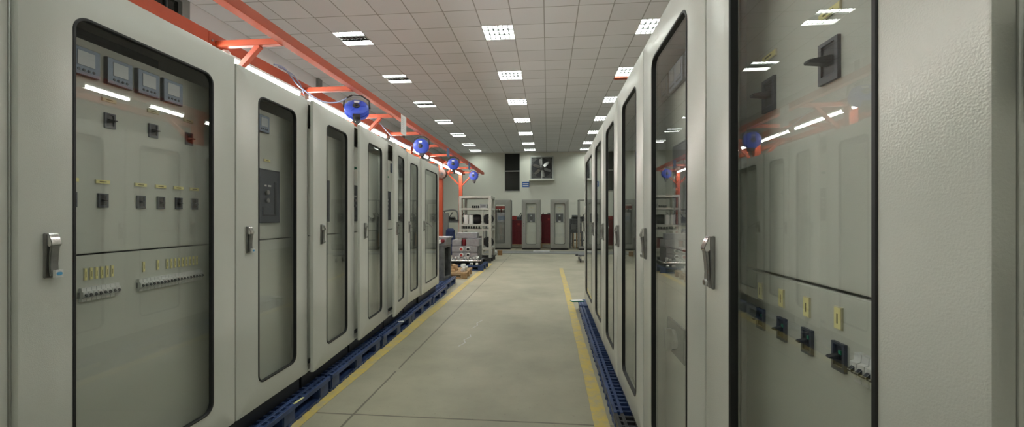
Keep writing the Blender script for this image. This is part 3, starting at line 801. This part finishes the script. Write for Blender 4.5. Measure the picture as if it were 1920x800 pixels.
def scrap(label, x, y, z, w, n, sd, s0=.12):
    rnd = random.Random(sd); b = MB()
    b.box(-w/2, w/2, -.2, .2, 0, .06, 'junk')
    for i in range(n):
        px = rnd.uniform(-w/2+.1, w/2-.1); py = rnd.uniform(-.15, .15); s_ = rnd.uniform(.5, 1.2)*s0
        tf = Matrix.Translation((px, py, .05+s_*.4)) @ Matrix.Rotation(rnd.uniform(0, 3), 4, 'Z') @ Matrix.Rotation(rnd.uniform(-.5, .5), 4, 'X')
        b.box(-s_, s_, -s_*.6, s_*.6, -s_*.55, s_*.8, rnd.choice(['junk', 'zinc', 'black', 'column']), tf)
        if i % 2: b.tube((px-.1, py, .06), (px+.1, py+.05, .28+s_), .02, 'black', 8)
    o = single('scrap_heap', b, label, 'scrap heap', (x, y, z)); o['kind'] = 'stuff'; return o
scrap('heap of dark scrap parts on the bench behind the squat red unit', -1.55, 20.7, 1.305, .95, 9, 3)
scrap('heap of dark scrap parts on the bench behind the taller red unit', -.2, 20.7, 1.305, .9, 7, 8)
crate = thing('wooden_crate', 'dark slatted crate standing between the right back cabinet and the empty frame', 'crate', (1.02, 18.8, 0))
for xx in (0, .56): part('post', MB().box(xx, xx+.06, 0, .5, 0, .72, 'zinc'), crate)
part('top_board', MB().box(0, .62, 0, .5, .72, .78, 'zinc'), crate)
for k in range(3): part('slat', MB().box(.14+k*.15, .20+k*.15, .02, .05, 0, .72, 'wood'), crate)
mc = thing('grey_machine', 'grey machine block on the slatted crate beside the empty frame', 'machine', (1.02, 18.8, .78))
part('body', MB().box(0, .55, 0, .5, 0, .60, 'zinc').box(.05, .3, -.02, 0, .1, .35, 'column'), mc, bevel=.008)
part('motor', MB().tube((.12, .25, .68), (.5, .25, .68), .10, 'junk', 14), mc)
bt = workbench('grey workbench behind the empty frame at the back', 1.2, 19.6, 1.6, .8, 1.25)
scrap('pile of dark motors on the bench behind the empty frame', 1.75, 20.0, 1.255, 1.2, 11, 12, .13)

# left rear: bench, leaning panel, tarp
workbench('dark workbench by the left rear behind the grey rack', -5.3, 16.8, 2.6, .9, 1.28)
scrap('pile of dark machine parts on the left rear workbench', -4.2, 17.2, 1.285, 1.7, 10, 21, .10)
hp = MB().path(wav([(-.45, 0, .0), (-.35, 0, .30), (.1, 0, .45), (.45, 0, .40), (.5, 0, .05)], 6), .035, 'column', 8)
single('bent_pipe', hp, 'bent grey pipe arching over the left rear workbench', 'pipe', (-4.35, 16.95, 1.30))
lp = thing('leaning_panel', 'grey sheet panel leaning behind the first visible orange post', 'panel', (-4.25, 14.6, 0), .25)
tf = Matrix.Rotation(-.28, 4, 'Y')
part('sheet', MB().box(0, .05, -.3, .5, .02, 1.25, 'backpaint', tf), lp); part('rim', MB().box(.05, .07, -.3, .5, 1.18, 1.25, 'column', tf).box(.05, .07, -.3, -.24, .02, 1.18, 'column', tf), lp)
single('grey_post', MB().box(-.09, .09, -.09, .09, 0, 1.62, 'column').box(-.12, .12, -.12, .12, 0, .02, 'column'), 'short grey post between the orange post and the grey rack', 'post', (-4.1, 15.9, 0), bevel=.005)
tp = MB()
tp.lathe([(.20, 0), (.22, .1), (.20, .5), (.17, .95), (.10, 1.02)], (0, 0, 0), (0, 0, 1), 'tarp', 12)
single('rolled_tarp', tp, 'navy blue rolled tarp standing left of the grey rack', 'tarp', (-3.75, 15.2, 0))

# ------------------------------------------------------------------ grey rack with its load
rk = thing('storage_rack', 'grey steel rack with shelves standing on a black pallet left of the aisle', 'rack', (-2.86, 12.75, .12))
RW, RD, RH = 1.05, .95, 1.99
pm = MB().box(0, .08, 0, .08, 0, RH, 'rackpaint').mesh('post', .004)
for xx in (0, RW-.08):
    for yy in (0, RD-.08): part('post', pm, rk, (xx, yy, 0))
part('inner_post', MB().box(.74, .79, .02, .07, .1, RH-.4, 'rackpaint'), rk)
def shelf(z, th=.06, nm='shelf'):
    b = MB(); b.box(.08, RW-.08, .0, .05, z-th, z, 'rackpaint').box(.08, RW-.08, RD-.05, RD, z-th, z, 'rackpaint').box(.0, .05, .08, RD-.08, z-th, z, 'rackpaint').box(RW-.05, RW, .08, RD-.08, z-th, z, 'rackpaint').box(.05, RW-.05, .05, RD-.05, z-.02, z-.005, 'rackpaint')
    part(nm, b, rk, bevel=.002)
shelf(RH, .07, 'top_frame'); 
for z in (1.60, 1.08, .93, .32): shelf(z)
Z0 = .12
pallet('black plastic pallet under the grey steel rack', (-2.325, 13.2), 0, 1.04, 1.15, 'palletblack', group='black plastic pallets')
for o in (rk,): o.location.z = PT
Z0 = PT
single('steel_case', MB().box(0, .22, 0, .3, 0, .13, 'alu').box(.02, .20, -.006, 0, .02, .11, 'zinc'), 'flat grey metal case on the upper shelf of the grey rack', 'case', (-2.86+.66, 12.85, Z0+1.60), bevel=.003)
ins = MB().lathe([(.03, 0), (.034, .02), (.02, .03), (.034, .045), (.02, .06), (.03, .08)], (0, 0, 0), (0, 0, 1), 'black', 12).mesh('insulator')
for i in range(4):
    single('insulator', ins, 'black ribbed insulator, %s from the left on the upper rack shelf' % ORD[i], 'insulator', (-2.86+.42+i*.065, 12.86, Z0+1.60), 0, 'black insulators on the rack')
for i in range(7):
    single('insulator', ins, 'black ribbed insulator, %s from the left on the double middle shelf of the rack' % ORD[i], 'insulator', (-2.86+.13+i*.085, 12.87, Z0+.93), 0, 'black insulators on the rack')
for i, x in enumerate((.20, .36)):
    t = thing('pale_canister', 'shiny pale canister, %s of two on the middle rack shelf' % ('left' if i == 0 else 'right'), 'canister', (-2.86+x, 12.93, Z0+1.08), 0, 'pale canisters')
    part('body', MB().lathe([(.07, 0), (.075, .01), (.075, .28), (.065, .30)], (0, 0, 0), (0, 0, 1), 'white', 20), t); part('lid', MB().tube((0, 0, .30), (0, 0, .315), .06, 'black', 16), t)
single('cable_coil', MB().lathe([(.10, -.14), (.15, -.12), (.16, 0), (.15, .12), (.10, .14)], (0, 0, .16), (1, .3, 0), 'black', 18), 'thick black cable coil lying beside the pale canisters on the rack', 'cable coil', (-2.86+.50, 13.2, Z0+1.08))
for i, z in enumerate((1.08, .32)):
    t = thing('black_drum', 'black round drum on the %s shelf at the right side of the rack' % ('middle' if i == 0 else 'lowest'), 'drum', (-2.86+.885, 13.2, Z0+z), 0, 'black drums on the rack')
    part('drum', MB().lathe([(.10, -.15), (.165, -.14), (.165, .14), (.10, .15)], (0, 0, .165), (.35, -1, 0), 'black', 20), t)
    part('hub', MB().lathe([(.022, 0), (.022, .03)], (.05, -.14, .165), (.35, -1, 0), 'offwhite', 12), t)
single('red_bundle', MB().box(-.14, .14, -.1, .1, 0, .30, 'darkred').box(-.15, .15, -.11, .11, .30, .34, 'junk'), 'dark red bundle at the back of the lowest rack shelf', 'bundle', (-2.86+.52, 13.4, Z0+.32))

# ------------------------------------------------------------------ machined assembly, sheet box and pallets by the left end
pallet('blue plastic pallet under the aluminium switch assembly', (-2.24, 11.2), 0, 1.0, 1.0)
asm = thing('switch_assembly', 'aluminium block assembly with red and black round bushings on a blue pallet', 'switch assembly', (-2.70, 10.95, PT))
part('base_frame', MB().box(0, .86, 0, .6, .02, .10, 'black').box(-.04, .92, -.16, -.06, .06, .11, 'black').box(.0, .06, -.1, .6, 0, .12, 'zinc').box(.80, .86, -.1, .6, 0, .12, 'zinc'), asm, bevel=.004)
part('lower_plate', MB().box(.04, .76, .02, .5, .17, .335, 'alu'), asm, bevel=.006)
part('middle_plate', MB().box(.04, .76, .0, .5, .34, .50, 'alu'), asm, bevel=.006)
part('left_block', MB().box(.04, .30, .03, .5, .505, .67, 'alu'), asm, bevel=.006)
part('right_block', MB().box(.44, .80, .01, .5, .505, .71, 'alu'), asm, bevel=.006)
part('top_plate', MB().box(.12, .72, .18, .48, .715, .87, 'alu').box(.30, .44, .2, .48, .505, .715, 'zinc'), asm, bevel=.006)
part('side_plate', MB().box(.762, .80, .04, .5, .12, .50, 'zinc'), asm)
for z in (.42, .255):
    for x, m_ in ((.31, 'red'), (.50, 'black')):
        b_ = part('bushing', MB().lathe([(.062, 0), (.062, .02), (.045, .03)], (x, .0, z), (0, -1, 0), 'white', 18), asm)
        part('bore', MB().lathe([(.04, 0), (.04, .012)], (x, -.028, z), (0, -1, 0), m_, 16), b_, label='%s centre of the bushing' % m_)
part('contact_arm', MB().tube((.36, .13, .51), (.36, .13, .68), .06, 'darkred', 16), asm, label='dark red round contact arm')
for i in range(9):
    x = .08+i*.085
    part('clamp', MB().box(x-.03, x+.03, -.10, .0, .12, .18+.03*((i*7) % 3), 'white').tube((x, -.12, .15), (x+.03, -.02, .20), .012, 'chrome', 8), asm)
part('front_rail', MB().tube((-.02, -.20, .12), (.88, -.20, .12), .022, 'chrome', 12).tube((-.02, -.20, .12), (-.02, 0, .12), .02, 'chrome', 10).tube((.88, -.20, .12), (.88, 0, .12), .02, 'chrome', 10), asm)
for x in (.62, .76, .60): part('roller', MB().tube((x, -.24, .035), (x+.06, -.24, .035), .035, 'white', 12), asm)

pallet('light wooden pallet with scraps between two blue pallets at the left end', (-2.42, 9.72), .05, 1.0, .95, 'wood', name='wooden_pallet', group='wooden pallets')
rnd = random.Random(4)
for i in range(7):
    s_ = rnd.uniform(.045, .07); b = MB()
    for k in range(3):
        tf = Matrix.Translation((rnd.uniform(-.05, .05), rnd.uniform(-.05, .05), .03+.05*k)) @ Matrix.Rotation(rnd.uniform(0, 3), 4, 'Z')
        b.box(-s_, s_, -s_*.6, s_*.6, -.03, .03, ('card', 'skin', 'paper', 'card', 'skin', 'white', 'card')[i], tf)
    where = ['front left corner', 'middle front', 'front right corner', 'left middle', 'centre', 'right middle', 'rear'][i]
    single('packing_scrap', b, 'loose %s packing scrap at the %s of the light wooden pallet' % (('cardboard', 'tan foam', 'white paper', 'cardboard', 'tan foam', 'white plastic', 'cardboard')[i], where), 'packing scrap',
           (-2.46+.21*(i % 3), 9.44+.26*(i//3), PT), 0, 'packing scraps on the wooden pallet', bevel=.006)
sb = thing('sheet_metal_box', 'tall grey sheet metal box on the blue pallet just past the left cabinet row', 'metal box', (-2.62, 8.05, PT))
part('body', MB().box(0, .44, 0, .02, 0, .72, 'zinc').box(0, .02, .02, .6, 0, .72, 'zinc').box(.02, .44, .58, .6, 0, .72, 'zinc').box(.02, .44, .02, .58, 0, .02, 'zinc').box(.02, .44, .02, .58, .70, .72, 'zinc'), sb)
part('rim', MB().box(.44, .50, 0, .05, 0, .72, 'zinc').box(.44, .50, .55, .6, 0, .72, 'zinc').box(.44, .50, .05, .55, .67, .72, 'zinc').box(.44, .5, .05, .55, 0, .05, 'zinc'), sb)
dv = thing('grey_device', 'grey device with red and white bushings on top of the sheet metal box', 'device', (-2.60, 8.10, PT+.72))
part('body', MB().box(0, .5, .05, .5, .0, .14, 'alu').box(.02, .54, .08, .5, .14, .17, 'alu'), dv, bevel=.004)
for i, (x, m_) in enumerate(((.22, 'white'), (.30, 'darkred'), (.38, 'white'), (.43, 'darkred'))):
    part('bushing', MB().lathe([(.035, 0), (.045, .03), (.03, .07)], (x, .05, .07+.02*(i % 2)), (0, -1, .1), m_, 14), dv)
single('grey_case', MB().box(0, .36, 0, .5, 0, .62, 'zinc').box(.05, .31, -.01, 0, .1, .5, 'column').box(.1, .26, -.03, -.01, .36, .39, 'black'), 'dark grey case behind the sheet metal box, beside the wooden pallet', 'case', (-3.0, 9.45, PT), bevel=.005)

# floor bits
single('cardboard_box', MB().box(-.085, .085, -.1, .1, 0, .17, 'card').box(-.085, -.02, -.1, .1, .17, .176, 'card').box(.02, .085, -.1, .1, .17, .176, 'card'), 'small brown cardboard box on the floor by the rack at the end of the aisle', 'box', (-1.83, 15.25, 0), .2)
single('paper_roll', MB().lathe([(.09, -.13), (.10, -.12), (.10, .12), (.09, .13)], (0, 0, .10), (1, .2, 0), 'offwhite', 16), 'off white roll lying on the floor beside the small cardboard box', 'roll', (-2.07, 15.1, 0))
single('white_board', MB().box(-.34, .34, -.06, .06, 0, .05, 'paper'), 'white board strip lying on the floor before the back glass-door cabinets', 'board', (-.27, 16.6, .02), .03, bevel=.004)
tr = thing('trolley', 'dark trolley with caster peeking out beyond the right cabinet row', 'trolley', (1.0, 13.2, 0))
part('platform', MB().box(-.02, .6, -.25, .45, .20, .25, 'zinc').box(-.10, -.02, -.05, .05, .19, .25, 'junk'), tr, bevel=.004)
for x, y in ((.05, -.2), (.05, .4), (.52, -.2), (.52, .4)):
    cst = part('caster', MB().tube((x-.02, y, .06), (x+.02, y, .06), .06, 'black', 16), tr)
    part('fork', MB().box(x-.03, x-.024, y-.02, y+.02, .05, .2, 'steel').box(x+.024, x+.03, y-.02, y+.02, .05, .2, 'steel').box(x-.03, x+.03, y-.03, y+.03, .185, .2, 'steel'), cst)

# ------------------------------------------------------------------ world, camera, view
wd = bpy.data.worlds.new('World'); S.world = wd; wd.use_nodes = True
wd.node_tree.nodes['Background'].inputs[0].default_value = (.5, .52, .5, 1); wd.node_tree.nodes['Background'].inputs[1].default_value = .02
cam = bpy.data.cameras.new('camera'); co = bpy.data.objects.new('camera', cam); COL.objects.link(co)
cam.sensor_width = 36; cam.sensor_fit = 'HORIZONTAL'; cam.lens = 36*750/1920
cam.shift_y = 7/1920; cam.clip_start = .02; cam.clip_end = 100
co.location = (0, 0, 1.45); co.rotation_euler = (PI/2, 0, math.atan(67/750))
S.camera = co
S.view_settings.view_transform = 'Standard'; S.view_settings.look = 'None'
S.view_settings.exposure = 1.08; S.view_settings.gamma = 1.; S.view_settings.use_curve_mapping = False
S.cycles.max_bounces = 10; S.cycles.diffuse_bounces = 4; S.cycles.glossy_bounces = 5; S.cycles.transparent_max_bounces = 24
S.cycles.caustics_reflective = False
